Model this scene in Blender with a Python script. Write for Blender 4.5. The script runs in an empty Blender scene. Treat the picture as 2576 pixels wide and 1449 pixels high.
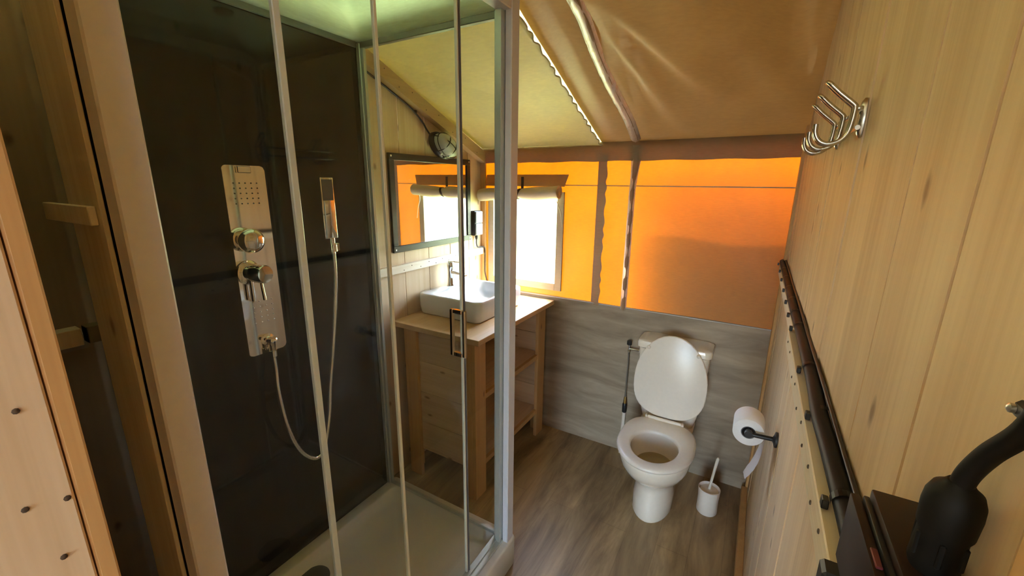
import bpy, bmesh, math, random
from mathutils import Vector, Matrix, noise
random.seed(7)
sc = bpy.context.scene
C = sc.collection
PI = math.pi
R = math.radians

# ------------------------------------------------------------------ camera
cam_d = bpy.data.cameras.new('camera'); cam = bpy.data.objects.new('camera', cam_d); C.objects.link(cam)
CX, CY, CZ, YAW, PITCH, ROLL, FPX = 0.7787, -1.3043, 1.6535, 0.5287, 0.2444, 0.0108, 1046.41
fw = Vector((-math.sin(YAW)*math.cos(PITCH), math.cos(YAW)*math.cos(PITCH), -math.sin(PITCH)))
r0 = Vector((math.cos(YAW), math.sin(YAW), 0)); u0 = r0.cross(fw)
rt = r0*math.cos(ROLL)+u0*math.sin(ROLL); up = u0*math.cos(ROLL)-r0*math.sin(ROLL)
cam.matrix_world = Matrix(((rt.x, up.x, -fw.x, CX), (rt.y, up.y, -fw.y, CY), (rt.z, up.z, -fw.z, CZ), (0, 0, 0, 1)))
cam_d.sensor_width = 36; cam_d.lens = FPX/2576*36; cam_d.clip_start = 0.01; cam_d.clip_end = 200
sc.camera = cam

# ------------------------------------------------------------------ light and exposure
w = bpy.data.worlds.new('sky'); sc.world = w; w.use_nodes = True
nt = w.node_tree; bg = nt.nodes['Background']
sky = nt.nodes.new('ShaderNodeTexSky'); sky.sky_type = 'NISHITA'; sky.sun_disc = False
sky.sun_elevation = R(64); sky.sun_rotation = R(20); sky.air_density = 1.0; sky.dust_density = 2.0; sky.ozone_density = 1.0
nt.links.new(sky.outputs[0], bg.inputs[0]); bg.inputs[1].default_value = 2.7
sun_d = bpy.data.lights.new('sun', 'SUN'); sun = bpy.data.objects.new('sun', sun_d); C.objects.link(sun)
sun_d.energy = 11.0; sun_d.angle = R(1.5); sun_d.color = (1, .93, .82)
sun_dir = Vector((-0.18, -0.42, -1.0)).normalized()          # the way the light travels
sun.rotation_euler = sun_dir.to_track_quat('-Z', 'Y').to_euler()
sun.location = (2, 4, 8)
sc.view_settings.view_transform = 'Standard'; sc.view_settings.look = 'None'
sc.view_settings.gamma = 1; sc.view_settings.use_curve_mapping = False
sc.view_settings.exposure = 1.45
sc.cycles.transparent_max_bounces = 40
sc.cycles.max_bounces = 14; sc.cycles.diffuse_bounces = 8; sc.cycles.glossy_bounces = 6; sc.cycles.transmission_bounces = 8
sc.cycles.caustics_reflective = False; sc.cycles.caustics_refractive = False
sc.cycles.sample_clamp_indirect = 6

# ------------------------------------------------------------------ materials
def newmat(name):
    m = bpy.data.materials.new(name); m.use_nodes = True
    return m, m.node_tree, m.node_tree.nodes['Principled BSDF']
def pm(name, col, rough=.5, metal=0., coat=0., bump=0., bscale=60, spec=None, var=0.):
    m, t, b = newmat(name)
    b.inputs['Base Color'].default_value = (*col, 1); b.inputs['Roughness'].default_value = rough
    b.inputs['Metallic'].default_value = metal; b.inputs['Coat Weight'].default_value = coat
    if spec is not None: b.inputs['Specular IOR Level'].default_value = spec
    tc = t.nodes.new('ShaderNodeTexCoord')
    n = t.nodes.new('ShaderNodeTexNoise'); n.inputs['Scale'].default_value = bscale; n.inputs['Detail'].default_value = 4
    t.links.new(tc.outputs['Object'], n.inputs['Vector'])
    if bump:
        bp = t.nodes.new('ShaderNodeBump'); bp.inputs['Strength'].default_value = bump; bp.inputs['Distance'].default_value = .002
        t.links.new(n.outputs['Fac'], bp.inputs['Height']); t.links.new(bp.outputs[0], b.inputs['Normal'])
    mx = t.nodes.new('ShaderNodeMix'); mx.data_type = 'RGBA'
    v = var or .04
    mx.inputs[6].default_value = (*[c*(1-v) for c in col], 1); mx.inputs[7].default_value = (*[min(1, c*(1+v)) for c in col], 1)
    t.links.new(n.outputs['Fac'], mx.inputs[0]); t.links.new(mx.outputs[2], b.inputs['Base Color'])
    return m
def wood(name, axis, light=(.80, .615, .40), dark=(.55, .34, .17), rough=.5, knots=True, seed=0., amount=.55, flat=None):
    m, t, b = newmat(name); N = t.nodes; L = t.links
    tc = N.new('ShaderNodeTexCoord'); oi = N.new('ShaderNodeObjectInfo')
    mul = N.new('ShaderNodeVectorMath'); mul.operation = 'MULTIPLY_ADD'
    cmb = N.new('ShaderNodeCombineXYZ')
    for i in range(3): L.new(oi.outputs['Random'], cmb.inputs[i])
    L.new(cmb.outputs[0], mul.inputs[0]); mul.inputs[1].default_value = (13.7, 29.1, 17.3)
    L.new(tc.outputs['Object'], mul.inputs[2])
    def stretched(across, along):
        mp = N.new('ShaderNodeMapping'); s = [across]*3; s['xyz'.index(axis)] = along
        mp.inputs['Scale'].default_value = s; mp.inputs['Location'].default_value = (seed, seed*1.3, seed*.7)
        L.new(mul.outputs[0], mp.inputs[0]); return mp
    a = stretched(16, .8); n1 = N.new('ShaderNodeTexNoise'); n1.inputs['Scale'].default_value = 1; n1.inputs['Detail'].default_value = 3
    n1.inputs['Distortion'].default_value = .6; L.new(a.outputs[0], n1.inputs['Vector'])
    c = stretched(140, 3.5); n2 = N.new('ShaderNodeTexNoise'); n2.inputs['Scale'].default_value = 1; n2.inputs['Detail'].default_value = 2
    L.new(c.outputs[0], n2.inputs['Vector'])
    r1 = N.new('ShaderNodeValToRGB'); r1.color_ramp.elements[0].position = .3; r1.color_ramp.elements[1].position = .72
    r1.color_ramp.elements[0].color = (*light, 1); r1.color_ramp.elements[1].color = (*[l*(1-amount)+d*amount for l, d in zip(light, dark)], 1)
    L.new(n1.outputs['Fac'], r1.inputs[0])
    mx = N.new('ShaderNodeMix'); mx.data_type = 'RGBA'; mx.blend_type = 'MULTIPLY'
    r2 = N.new('ShaderNodeValToRGB'); r2.color_ramp.elements[0].position = .3; r2.color_ramp.elements[0].color = (.82, .76, .66, 1)
    r2.color_ramp.elements[1].position = .6; r2.color_ramp.elements[1].color = (1, 1, 1, 1)
    L.new(n2.outputs['Fac'], r2.inputs[0]); mx.inputs[0].default_value = .42
    L.new(r1.outputs[0], mx.inputs[6]); L.new(r2.outputs[0], mx.inputs[7])
    out = mx.outputs[2]
    # one tone per board
    hv = N.new('ShaderNodeHueSaturation'); mr = N.new('ShaderNodeMapRange'); mr.inputs[3].default_value = .88; mr.inputs[4].default_value = 1.08
    L.new(oi.outputs['Random'], mr.inputs[0]); L.new(mr.outputs[0], hv.inputs['Value']); L.new(out, hv.inputs['Color']); out = hv.outputs[0]
    if knots:
        k = stretched(6.5, 3.4); fl_ = flat or {'z': 'x', 'y': 'x', 'x': 'y'}[axis]
        sp = N.new('ShaderNodeSeparateXYZ'); L.new(k.outputs[0], sp.inputs[0]); c2 = N.new('ShaderNodeCombineXYZ')
        for i_, ch in enumerate([q for q in 'xyz' if q != fl_]): L.new(sp.outputs['xyz'.index(ch)], c2.inputs[i_])
        v = N.new('ShaderNodeTexVoronoi'); v.voronoi_dimensions = '2D'; v.inputs['Scale'].default_value = 1; v.inputs['Randomness'].default_value = .9
        nk = N.new('ShaderNodeTexNoise'); nk.inputs['Scale'].default_value = 6; L.new(c2.outputs[0], nk.inputs['Vector'])
        wv = N.new('ShaderNodeMix'); wv.data_type = 'RGBA'; wv.blend_type = 'LINEAR_LIGHT'; wv.inputs[0].default_value = .04
        L.new(c2.outputs[0], wv.inputs[6]); L.new(nk.outputs['Color'], wv.inputs[7]); L.new(wv.outputs[2], v.inputs['Vector'])
        sm = N.new('ShaderNodeSeparateColor'); L.new(v.outputs['Color'], sm.inputs[0])
        gt = N.new('ShaderNodeMath'); gt.operation = 'GREATER_THAN'; gt.inputs[1].default_value = .62; L.new(sm.outputs[0], gt.inputs[0])
        kr = N.new('ShaderNodeValToRGB'); kr.color_ramp.elements[0].position = .025; kr.color_ramp.elements[0].color = (1, 1, 1, 1)
        kr.color_ramp.elements[1].position = .075; kr.color_ramp.elements[1].color = (0, 0, 0, 1); L.new(v.outputs['Distance'], kr.inputs[0])
        mm = N.new('ShaderNodeMath'); mm.operation = 'MULTIPLY'; L.new(gt.outputs[0], mm.inputs[0]); L.new(kr.outputs[0], mm.inputs[1])
        m3 = N.new('ShaderNodeMath'); m3.operation = 'MULTIPLY'; m3.inputs[1].default_value = .7; L.new(mm.outputs[0], m3.inputs[0])
        kx = N.new('ShaderNodeMix'); kx.data_type = 'RGBA'; L.new(m3.outputs[0], kx.inputs[0]); L.new(out, kx.inputs[6]); kx.inputs[7].default_value = (.17, .075, .025, 1)
        out = kx.outputs[2]
    L.new(out, b.inputs['Base Color']); b.inputs['Roughness'].default_value = rough
    bp = N.new('ShaderNodeBump'); bp.inputs['Strength'].default_value = .15; bp.inputs['Distance'].default_value = .001
    L.new(n2.outputs['Fac'], bp.inputs['Height']); L.new(bp.outputs[0], b.inputs['Normal'])
    return m
def canvas(name, col, tcol, mixf=.5, weave=900, rough=.8):
    m, t, b = newmat(name); N = t.nodes; L = t.links
    N.remove(b); out = N['Material Output']
    tc = N.new('ShaderNodeTexCoord')
    n = N.new('ShaderNodeTexNoise'); n.inputs['Scale'].default_value = 5; n.inputs['Detail'].default_value = 6; L.new(tc.outputs['Object'], n.inputs['Vector'])
    mp = N.new('ShaderNodeMapping'); mp.inputs['Scale'].default_value = (30, 30, 240); L.new(tc.outputs['Object'], mp.inputs[0])
    n2 = N.new('ShaderNodeTexNoise'); n2.inputs['Scale'].default_value = 1; n2.inputs['Detail'].default_value = 3; L.new(mp.outputs[0], n2.inputs['Vector'])
    ad = N.new('ShaderNodeMath'); ad.operation = 'ADD'; L.new(n.outputs['Fac'], ad.inputs[0]); L.new(n2.outputs['Fac'], ad.inputs[1])
    mr = N.new('ShaderNodeMapRange'); mr.inputs[1].default_value = .6; mr.inputs[2].default_value = 1.4; mr.inputs[3].default_value = .88; mr.inputs[4].default_value = 1.06
    L.new(ad.outputs[0], mr.inputs[0])
    def tint(cc):
        x = N.new('ShaderNodeVectorMath'); x.operation = 'SCALE'; x.inputs[0].default_value = cc; L.new(mr.outputs[0], x.inputs['Scale']); return x
    bp = N.new('ShaderNodeBump'); bp.inputs['Strength'].default_value = .2; bp.inputs['Distance'].default_value = .001
    nf = N.new('ShaderNodeTexNoise'); nf.inputs['Scale'].default_value = weave; L.new(tc.outputs['Object'], nf.inputs['Vector']); L.new(nf.outputs['Fac'], bp.inputs['Height'])
    d = N.new('ShaderNodeBsdfDiffuse'); tr = N.new('ShaderNodeBsdfTranslucent')
    L.new(tint(col).outputs[0], d.inputs['Color']); L.new(tint(tcol).outputs[0], tr.inputs['Color']); L.new(bp.outputs[0], d.inputs['Normal'])
    ms = N.new('ShaderNodeMixShader'); ms.inputs[0].default_value = mixf; L.new(d.outputs[0], ms.inputs[1]); L.new(tr.outputs[0], ms.inputs[2])
    gl = N.new('ShaderNodeBsdfGlossy'); gl.inputs['Roughness'].default_value = .45; gl.inputs['Color'].default_value = (1, 1, 1, 1)
    fr = N.new('ShaderNodeFresnel'); fr.inputs[0].default_value = 1.35
    m2 = N.new('ShaderNodeMixShader'); L.new(fr.outputs[0], m2.inputs[0]); L.new(ms.outputs[0], m2.inputs[1]); L.new(gl.outputs[0], m2.inputs[2])
    L.new(m2.outputs[0], out.inputs[0])
    return m
def thin(name, tint=(1, 1, 1), ior=1.45, rough=0.0, haze=0.0, hcol=(.8, .85, .8)):
    m, t, b = newmat(name); N = t.nodes; L = t.links; N.remove(b); out = N['Material Output']
    tr = N.new('ShaderNodeBsdfTransparent'); tr.inputs[0].default_value = (*tint, 1)
    gl = N.new('ShaderNodeBsdfGlossy'); gl.inputs['Roughness'].default_value = rough
    lw = N.new('ShaderNodeLayerWeight'); lw.inputs[0].default_value = .5      # Schlick, the same from both sides of the pane
    pw = N.new('ShaderNodeMath'); pw.operation = 'POWER'; pw.inputs[1].default_value = 5; L.new(lw.outputs['Facing'], pw.inputs[0])
    r0_ = ((ior-1)/(ior+1))**2; fr = N.new('ShaderNodeMapRange'); fr.inputs[3].default_value = r0_; L.new(pw.outputs[0], fr.inputs[0])
    ms = N.new('ShaderNodeMixShader'); L.new(fr.outputs[0], ms.inputs[0])
    src = tr
    if haze:
        df = N.new('ShaderNodeBsdfTranslucent'); df.inputs[0].default_value = (*hcol, 1)
        d2 = N.new('ShaderNodeBsdfDiffuse'); d2.inputs[0].default_value = (*hcol, 1)
        a = N.new('ShaderNodeMixShader'); a.inputs[0].default_value = .5; L.new(df.outputs[0], a.inputs[1]); L.new(d2.outputs[0], a.inputs[2])
        h = N.new('ShaderNodeMixShader'); h.inputs[0].default_value = haze; L.new(tr.outputs[0], h.inputs[1]); L.new(a.outputs[0], h.inputs[2]); src = h
    L.new(src.outputs[0], ms.inputs[1]); L.new(gl.outputs[0], ms.inputs[2]); L.new(ms.outputs[0], out.inputs[0])
    return m

PINE_Z = wood('pine_upright', 'z', flat='x'); PINE_ZF = wood('pine_upright_front', 'z', flat='y'); PINE_Y = wood('pine_along_room', 'y'); PINE_X = wood('pine_across_room', 'x')
PINE_EDGE = wood('pine_post', 'z', (.66, .40, .16), (.52, .27, .09), amount=.6)
PINE_PALE = wood('pine_batten', 'y', (.90, .80, .66), (.74, .60, .42), knots=False)
PINE_BEAM = wood('pine_beam', 'y', (.62, .44, .22), (.47, .29, .12), knots=False)
CAN_ORANGE = canvas('canvas_wall', (.58, .32, .10), (.86, .40, .018), .43)
CAN_ROOF = canvas('canvas_roof', (.48, .35, .18), (.45, .29, .11), .17)
CAN_BEIGE = canvas('canvas_beige', (.50, .40, .25), (.5, .38, .2), .10)
CAN_TAPE = canvas('canvas_tape', (.56, .46, .32), (.55, .44, .28), .14)
CHROME = pm('chrome', (.80, .79, .77), .06, 1.0)
STEEL = pm('brushed_steel', (.55, .52, .47), .25, 1.0)
ALU = pm('satin_aluminium', (.56, .60, .56), .38, .55)
WHITEPROF = pm('white_profile', (.68, .68, .70), .35)
CERAMIC = pm('white_ceramic', (.86, .76, .61), .12, coat=.6)
BASIN = pm('basin_ceramic', (.64, .68, .73), .08, coat=.8)
PLASTIC = pm('white_plastic', (.84, .75, .63), .28)
ACRYL = pm('shower_tray_acrylic', (.72, .69, .60), .3)
DOME = canvas('pale_green_white_acrylic', (.78, .96, .92), (.86, .99, .97), .8)
BLACKGLASS = pm('black_panel', (.006, .006, .006), .05, spec=.32)
BLACK = pm('black_plastic', (.016, .015, .015), .42)
BLACKGLOSS = pm('black_conduit', (.012, .014, .018), .5, spec=.15)
RUBBER = pm('black_rubber', (.007, .006, .005), .6, spec=.2)
DARKPL = pm('dark_brown_plastic', (.022, .010, .007), .42, spec=.25)
FRAMEBLACK = pm('black_frame', (.014, .013, .013), .35)
MIRROR = pm('mirror_silver', (.88, .88, .86), .015, 1.0, var=.002)
PAPER = pm('toilet_paper', (.86, .86, .88), .9, bump=.3, bscale=300)
CARD = pm('cardboard', (.45, .32, .2), .8)
DARKSCREW = pm('screw_dark', (.10, .07, .05), .5, .6)
LIGHTSCREW = pm('screw_bright', (.75, .72, .65), .3, .9)
GREYPL = pm('pale_grey_plastic', (.60, .68, .72), .3)
RED = pm('dark_red_plastic', (.12, .015, .02), .4)
BRASS = pm('brass', (.55, .38, .12), .3, 1.0)
SEAL = pm('pale_seal', (.82, .86, .74), .3)
GLASS = thin('shower_glass', (.975, .985, .975), 1.35)
FILM = thin('window_film', (.97, .97, .95), 1.3)
LAMPGLASS = thin('lamp_glass', (.85, .88, .86), 1.5, .08, .75, (.85, .90, .88))
WATER = thin('toilet_water', (.85, .82, .72), 1.33)
STRAP = pm('grey_strap', (.07, .055, .05), .7)
GRASS = pm('garden_grass', (.28, .36, .12), .9, var=.35, bscale=3)
BARK = wood('garden_wood', 'z', (.62, .48, .26), (.4, .3, .15))
LEAF = pm('garden_leaf', (.16, .26, .06), .7, var=.4, bscale=8)

def floor_mat():
    m, t, b = newmat('vinyl_wood_floor'); N = t.nodes; L = t.links
    tc = N.new('ShaderNodeTexCoord')
    mp = N.new('ShaderNodeMapping'); mp.inputs['Scale'].default_value = (3.6, .6, 1); L.new(tc.outputs['Object'], mp.inputs[0])
    # printed boards: one tone for each
    br = N.new('ShaderNodeTexBrick'); br.inputs['Scale'].default_value = 1.0; br.inputs['Brick Width'].default_value = .9; br.inputs['Row Height'].default_value = .14
    br.inputs['Mortar Size'].default_value = .0015; br.inputs['Color1'].default_value = (.9, .9, .9, 1); br.inputs['Color2'].default_value = (1.1, 1.1, 1.1, 1)
    br.inputs['Mortar'].default_value = (.8, .8, .8, 1)
    rot = N.new('ShaderNodeMapping'); rot.inputs['Rotation'].default_value = (0, 0, R(90)); L.new(tc.outputs['Object'], rot.inputs[0]); L.new(rot.outputs[0], br.inputs['Vector'])
    n = N.new('ShaderNodeTexNoise'); n.inputs['Scale'].default_value = 2.4; n.inputs['Detail'].default_value = 7; n.inputs['Roughness'].default_value = .62; n.inputs['Distortion'].default_value = .5
    L.new(mp.outputs[0], n.inputs['Vector'])
    cr = N.new('ShaderNodeValToRGB'); e = cr.color_ramp.elements
    e[0].position = .36; e[0].color = (.18, .11, .047, 1); e[1].position = .66; e[1].color = (.50, .355, .175, 1)
    L.new(n.outputs['Fac'], cr.inputs[0])
    mx = N.new('ShaderNodeMix'); mx.data_type = 'RGBA'; mx.blend_type = 'MULTIPLY'; mx.inputs[0].default_value = 1
    L.new(cr.outputs[0], mx.inputs[6]); L.new(br.outputs['Color'], mx.inputs[7]); L.new(mx.outputs[2], b.inputs['Base Color'])
    b.inputs['Roughness'].default_value = .42
    return m
def wainscot_mat():
    m, t, b = newmat('grey_laminate'); N = t.nodes; L = t.links
    tc = N.new('ShaderNodeTexCoord')
    mp = N.new('ShaderNodeMapping'); mp.inputs['Scale'].default_value = (1.6, 1, 9); L.new(tc.outputs['Object'], mp.inputs[0])
    n = N.new('ShaderNodeTexNoise'); n.inputs['Scale'].default_value = 1.5; n.inputs['Detail'].default_value = 7; n.inputs['Roughness'].default_value = .6; n.inputs['Distortion'].default_value = .7
    L.new(mp.outputs[0], n.inputs['Vector'])
    cr = N.new('ShaderNodeValToRGB'); e = cr.color_ramp.elements
    e[0].position = .28; e[0].color = (.23, .172, .112, 1); e[1].position = .72; e[1].color = (.46, .365, .255, 1)
    L.new(n.outputs['Fac'], cr.inputs[0]); L.new(cr.outputs[0], b.inputs['Base Color']); b.inputs['Roughness'].default_value = .4
    return m
FLOOR = floor_mat(); WAINS = wainscot_mat()

# ------------------------------------------------------------------ mesh helpers
def bx(bm, x0, x1, y0, y1, z0, z1, bev=0., mat=None, seg=1):
    vs = [bm.verts.new(Vector((x, y, z))) for x in (x0, x1) for y in (y0, y1) for z in (z0, z1)]
    fs = [(0, 1, 3, 2), (4, 6, 7, 5), (0, 4, 5, 1), (2, 3, 7, 6), (0, 2, 6, 4), (1, 5, 7, 3)]
    faces = [bm.faces.new([vs[i] for i in f]) for f in fs]
    if bev:
        es = list({e for f in faces for e in f.edges})
        bmesh.ops.bevel(bm, geom=es, offset=bev, segments=seg, profile=.5, affect='EDGES', clamp_overlap=True)
    if mat is not None: bmesh.ops.transform(bm, matrix=mat, verts=vs)
    return vs
def prism(bm, pts, axis, a, b):
    """polygon pts in the plane across axis, extruded from a to b"""
    def P(p, v):
        if axis == 'x': return Vector((v, p[0], p[1]))
        if axis == 'y': return Vector((p[0], v, p[1]))
        return Vector((p[0], p[1], v))
    A = [bm.verts.new(P(p, a)) for p in pts]; B = [bm.verts.new(P(p, b)) for p in pts]
    bm.faces.new(A); bm.faces.new(B[::-1])
    n = len(pts)
    for i in range(n): bm.faces.new((A[i], B[i], B[(i+1) % n], A[(i+1) % n]))
def smooth_path(pts, n=8):
    pts = [Vector(p) for p in pts]; out = []
    P = [pts[0]*2-pts[1]]+pts+[pts[-1]*2-pts[-2]]
    for i in range(1, len(P)-2):
        for k in range(n):
            t = k/n; p0, p1, p2, p3 = P[i-1:i+3]
            out.append(.5*((2*p1)+(p2-p0)*t+(2*p0-5*p1+4*p2-p3)*t*t+(3*p1-p0-3*p2+p3)*t**3))
    out.append(pts[-1]); return out
def tube(bm, pts, r, seg=10, cap=True, ellipse=None):
    pts = [Vector(p) for p in pts]; n = len(pts); rings = []
    T = [(pts[min(i+1, n-1)]-pts[max(i-1, 0)]).normalized() for i in range(n)]
    ref = Vector((0, 0, 1)) if abs(T[0].z) < .9 else Vector((1, 0, 0))
    N0 = T[0].cross(ref).normalized()
    for i in range(n):
        if i: N0 = (N0-T[i]*N0.dot(T[i])).normalized()
        B = T[i].cross(N0); rr = r[i] if isinstance(r, (list, tuple)) else r
        rings.append([bm.verts.new(pts[i]+(N0*math.cos(2*PI*k/seg)+B*math.sin(2*PI*k/seg))*rr) for k in range(seg)])
    for i in range(n-1):
        for k in range(seg): bm.faces.new((rings[i][k], rings[i][(k+1) % seg], rings[i+1][(k+1) % seg], rings[i+1][k]))
    if cap: bm.faces.new(rings[0][::-1]); bm.faces.new(rings[-1])
def loft(bm, rings, cap0=True, cap1=True):
    R_ = [[bm.verts.new(Vector(p)) for p in ring] for ring in rings]; n = len(R_[0])
    for i in range(len(R_)-1):
        for k in range(n): bm.faces.new((R_[i][k], R_[i][(k+1) % n], R_[i+1][(k+1) % n], R_[i+1][k]))
    if cap0: bm.faces.new(R_[0][::-1])
    if cap1: bm.faces.new(R_[-1])
def lathe(bm, prof, seg=28, M=None, cap0=True, cap1=True):
    rings = []
    for (r, z) in prof:
        ring = [Vector((r*math.cos(2*PI*k/seg), r*math.sin(2*PI*k/seg), z)) for k in range(seg)]
        if M is not None: ring = [M @ v for v in ring]
        rings.append(ring)
    loft(bm, rings, cap0, cap1)
def aim(loc, d):
    d = Vector(d).normalized(); q = d.to_track_quat('Z', 'Y'); return Matrix.Translation(Vector(loc)) @ q.to_matrix().to_4x4()
def obj(name, bm, mat, parent=None, smooth=None, kind=None, origin=None):
    bmesh.ops.recalc_face_normals(bm, faces=bm.faces[:])
    me = bpy.data.meshes.new(name)
    if origin is not None: bmesh.ops.translate(bm, verts=bm.verts[:], vec=-Vector(origin))
    bm.to_mesh(me); bm.free()
    me.materials.append(mat)
    if smooth:
        for p in me.polygons: p.use_smooth = True
        try: me.set_sharp_from_angle(angle=R(smooth if smooth is not True else 40))
        except Exception: pass
    o = bpy.data.objects.new(name, me); C.objects.link(o)
    if origin is not None: o.location = origin
    if parent is not None:
        o.parent = parent; o.matrix_parent_inverse = parent.matrix_basis.inverted()
    if kind: o['kind'] = kind
    return o
def tag(o, label, cat, group=None):
    o['label'] = label; o['category'] = cat
    if group: o['group'] = group
    return o
def thing(name, label, cat, loc=(0, 0, 0), group=None):
    o = bpy.data.objects.new(name, None); C.objects.link(o); o.location = loc; o.empty_display_size = .05
    return tag(o, label, cat, group)
def struct(name, bm, mat, parent=None, smooth=None, label=None, cat=None):
    o = obj(name, bm, mat, parent, smooth)
    if parent is None: o['kind'] = 'structure'
    if label: o['label'] = label
    if cat: o['category'] = cat
    return o
def copy_part(src, parent, loc):
    c = src.copy(); C.objects.link(c); c.parent = parent; c.matrix_parent_inverse = parent.matrix_basis.inverted(); c.location = loc
    return c
B = bmesh.new

# ------------------------------------------------------------------ dimensions
YB = 1.0972; ZW = .9445; ZB = 1.785; ZT = 1.887; ZS = 1.6513; XR = .92; XL = -.857; YN = -1.2
def sx(x):
    t = max(0, min(1, (x-.45)/.5)); return .385+.30*t*t*(3-2*t)
def roof(x, y):
    if y > YB: return ZT-(y-YB)*.45
    d = YB-y; z = ZT+sx(x)*min(d, 1.0)+.42*max(0, d-1.0)
    # soft sag between the pole seams
    z -= .018*math.sin(PI*min(1, max(0, d)/2.2))*math.exp(-((x+.4)/.35)**2)
    def ridge(x0, y0, x1, y1, wd, h):
        ax, ay = x1-x0, y1-y0; L2 = ax*ax+ay*ay; t = max(0, min(1, ((x-x0)*ax+(y-y0)*ay)/L2))
        dd = math.hypot(x-x0-ax*t, y-y0-ay*t); return h*math.exp(-(dd/wd)**2)*(1-.6*t)*min(1, t*6+.3)
    if x > .0:
        z -= ridge(.18, .15, .42, .98, .030, .030) + ridge(.18, .10, .62, .80, .035, .028)
        z += ridge(.18, .15, .31, .98, .030, .022) + ridge(.2, .12, .52, .9, .035, .02)
        z -= ridge(.19, .35, .24, 1.05, .022, .018)
        z -= ridge(.88, 1.0, .62, .45, .05, .03); z += ridge(.90, .92, .78, .45, .04, .03)
        z -= ridge(.89, .85, .84, .3, .04, .035)
        z -= .02*math.exp(-((x-.07)/.05)**2)*min(1, d*3)
    z += .004*noise.noise(Vector((x*7, y*5, 3)))*min(1, d*5)
    return z

# ------------------------------------------------------------------ the setting
# floor
bm = B(); bx(bm, -1.3, 3.0, -4.2, YB+.02, -.05, 0); fl = struct('floor', bm, FLOOR, label='brown wood-look vinyl floor of the tent bathroom', cat='floor')
# garden ground outside
bm = B(); bx(bm, -12, 12, YB+.06, 20, -.30, -.12); g = struct('ground', bm, GRASS, label='sunlit garden ground outside the tent window', cat='ground')
# canvas roof
def grid_sheet(bm, x0, x1, y0, y1, nx, ny, f, th):
    top = [[bm.verts.new((x0+(x1-x0)*i/nx, y0+(y1-y0)*j/ny, f(x0+(x1-x0)*i/nx, y0+(y1-y0)*j/ny)+th)) for j in range(ny+1)] for i in range(nx+1)]
    bot = [[bm.verts.new((v.co.x, v.co.y, v.co.z-th)) for v in row] for row in top]
    for i in range(nx):
        for j in range(ny):
            bm.faces.new((top[i][j], top[i+1][j], top[i+1][j+1], top[i][j+1])); bm.faces.new((bot[i][j], bot[i][j+1], bot[i+1][j+1], bot[i+1][j]))
    for i in range(nx):
        bm.faces.new((top[i][0], bot[i][0], bot[i+1][0], top[i+1][0])); bm.faces.new((top[i][ny], top[i+1][ny], bot[i+1][ny], bot[i][ny]))
    for j in range(ny):
        bm.faces.new((top[0][j], top[0][j+1], bot[0][j+1], bot[0][j])); bm.faces.new((top[nx][j], bot[nx][j], bot[nx][j+1], top[nx][j+1]))
bm = B(); grid_sheet(bm, -1.3, 3.0, -4.2, 1.115, 130, 150, roof, .0015)
ceil = struct('ceiling', bm, CAN_ROOF, smooth=80, label='sloping beige tent canvas roof with soft folds', cat='ceiling')
ceil.data.materials.append(canvas('canvas_roof_lit_left', (.62, .56, .34), (.85, .82, .50), .45))      # brighter left side: light from outside put into colour and translucency
for p in ceil.data.polygons:
    if p.center.x < -.03: p.material_index = 1
# liner panel left of the scalloped edge, hanging just below the roof
def liner(x, y): return roof(x, y)-.014-.010*max(0, (x+.30)/.27)
bm = B(); n = 90
rows = []
for j in range(n+1):
    y = -.03+(YB-.02+.03)*j/n; row = []
    xe = -.035+.0045*math.sin(y*95+math.sin(y*31)*1.5)
    for x in (-.85, -.7, -.55, -.4, -.28, -.18, -.10, -.06, xe-.012, xe):
        dz = .006*math.sin(y*95+1) if x == xe else 0
        row.append(Vector((x, y, liner(x, y)+dz-(.006 if x == xe else 0))))
    rows.append(row)
T = [[bm.verts.new(p) for p in row] for row in rows]; Bt = [[bm.verts.new(p-Vector((0, 0, .0012))) for p in row] for row in rows]
for j in range(n):
    for i in range(9):
        bm.faces.new((T[j][i], T[j+1][i], T[j+1][i+1], T[j][i+1])); bm.faces.new((Bt[j][i], Bt[j][i+1], Bt[j+1][i+1], Bt[j+1][i]))
    bm.faces.new((T[j][9], T[j+1][9], Bt[j+1][9], Bt[j][9]))
struct('liner_panel', bm, canvas('canvas_liner', (.80, .69, .40), (.92, .82, .46), .40), ceil, smooth=80, label='paler canvas panel with scalloped edge')
# piping on the scalloped edge
bm = B(); tube(bm, [(-.035+.0045*math.sin(y*95+math.sin(y*31)*1.5), y, liner(-.035, y)-.008+.004*math.sin(y*95+1)) for y in [-.02+1.09*k/110 for k in range(111)]], .0032, 6)
struct('edge_piping', bm, pm('pale_piping', (.50, .42, .26), .8), ceil, smooth=80)
# pole tunnel seam in the roof
bm = B(); rings = []
for k in range(80):
    y = YB-.03-2.2*k/79; xx = .155+.006*math.sin(y*9); z = roof(xx, y)
    wv = .003*math.sin(y*60)+.002*math.sin(y*133)
    rings.append([(xx-.028, y, z-.002), (xx-.018, y, z-.014+wv), (xx, y, z-.018-wv), (xx+.016, y, z-.012+wv*.5), (xx+.027, y, z-.002)])
vv = [[bm.verts.new(p) for p in r_] for r_ in rings]
for i in range(79):
    for k in range(4): bm.faces.new((vv[i][k], vv[i][k+1], vv[i+1][k+1], vv[i+1][k]))
bmesh.ops.solidify(bm, geom=bm.faces[:], thickness=.001)
struct('pole_tunnel', bm, CAN_ROOF, ceil, smooth=80)
bm = B(); tube(bm, [(.168+.006*math.sin(y*9), y, roof(.165, y)-.013) for y in [YB-.04-1.5*k/90 for k in range(91)]], .0016, 6)
struct('seam_cord', bm, pm('pale_cord', (.36, .28, .16), .7), ceil, smooth=80)

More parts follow.
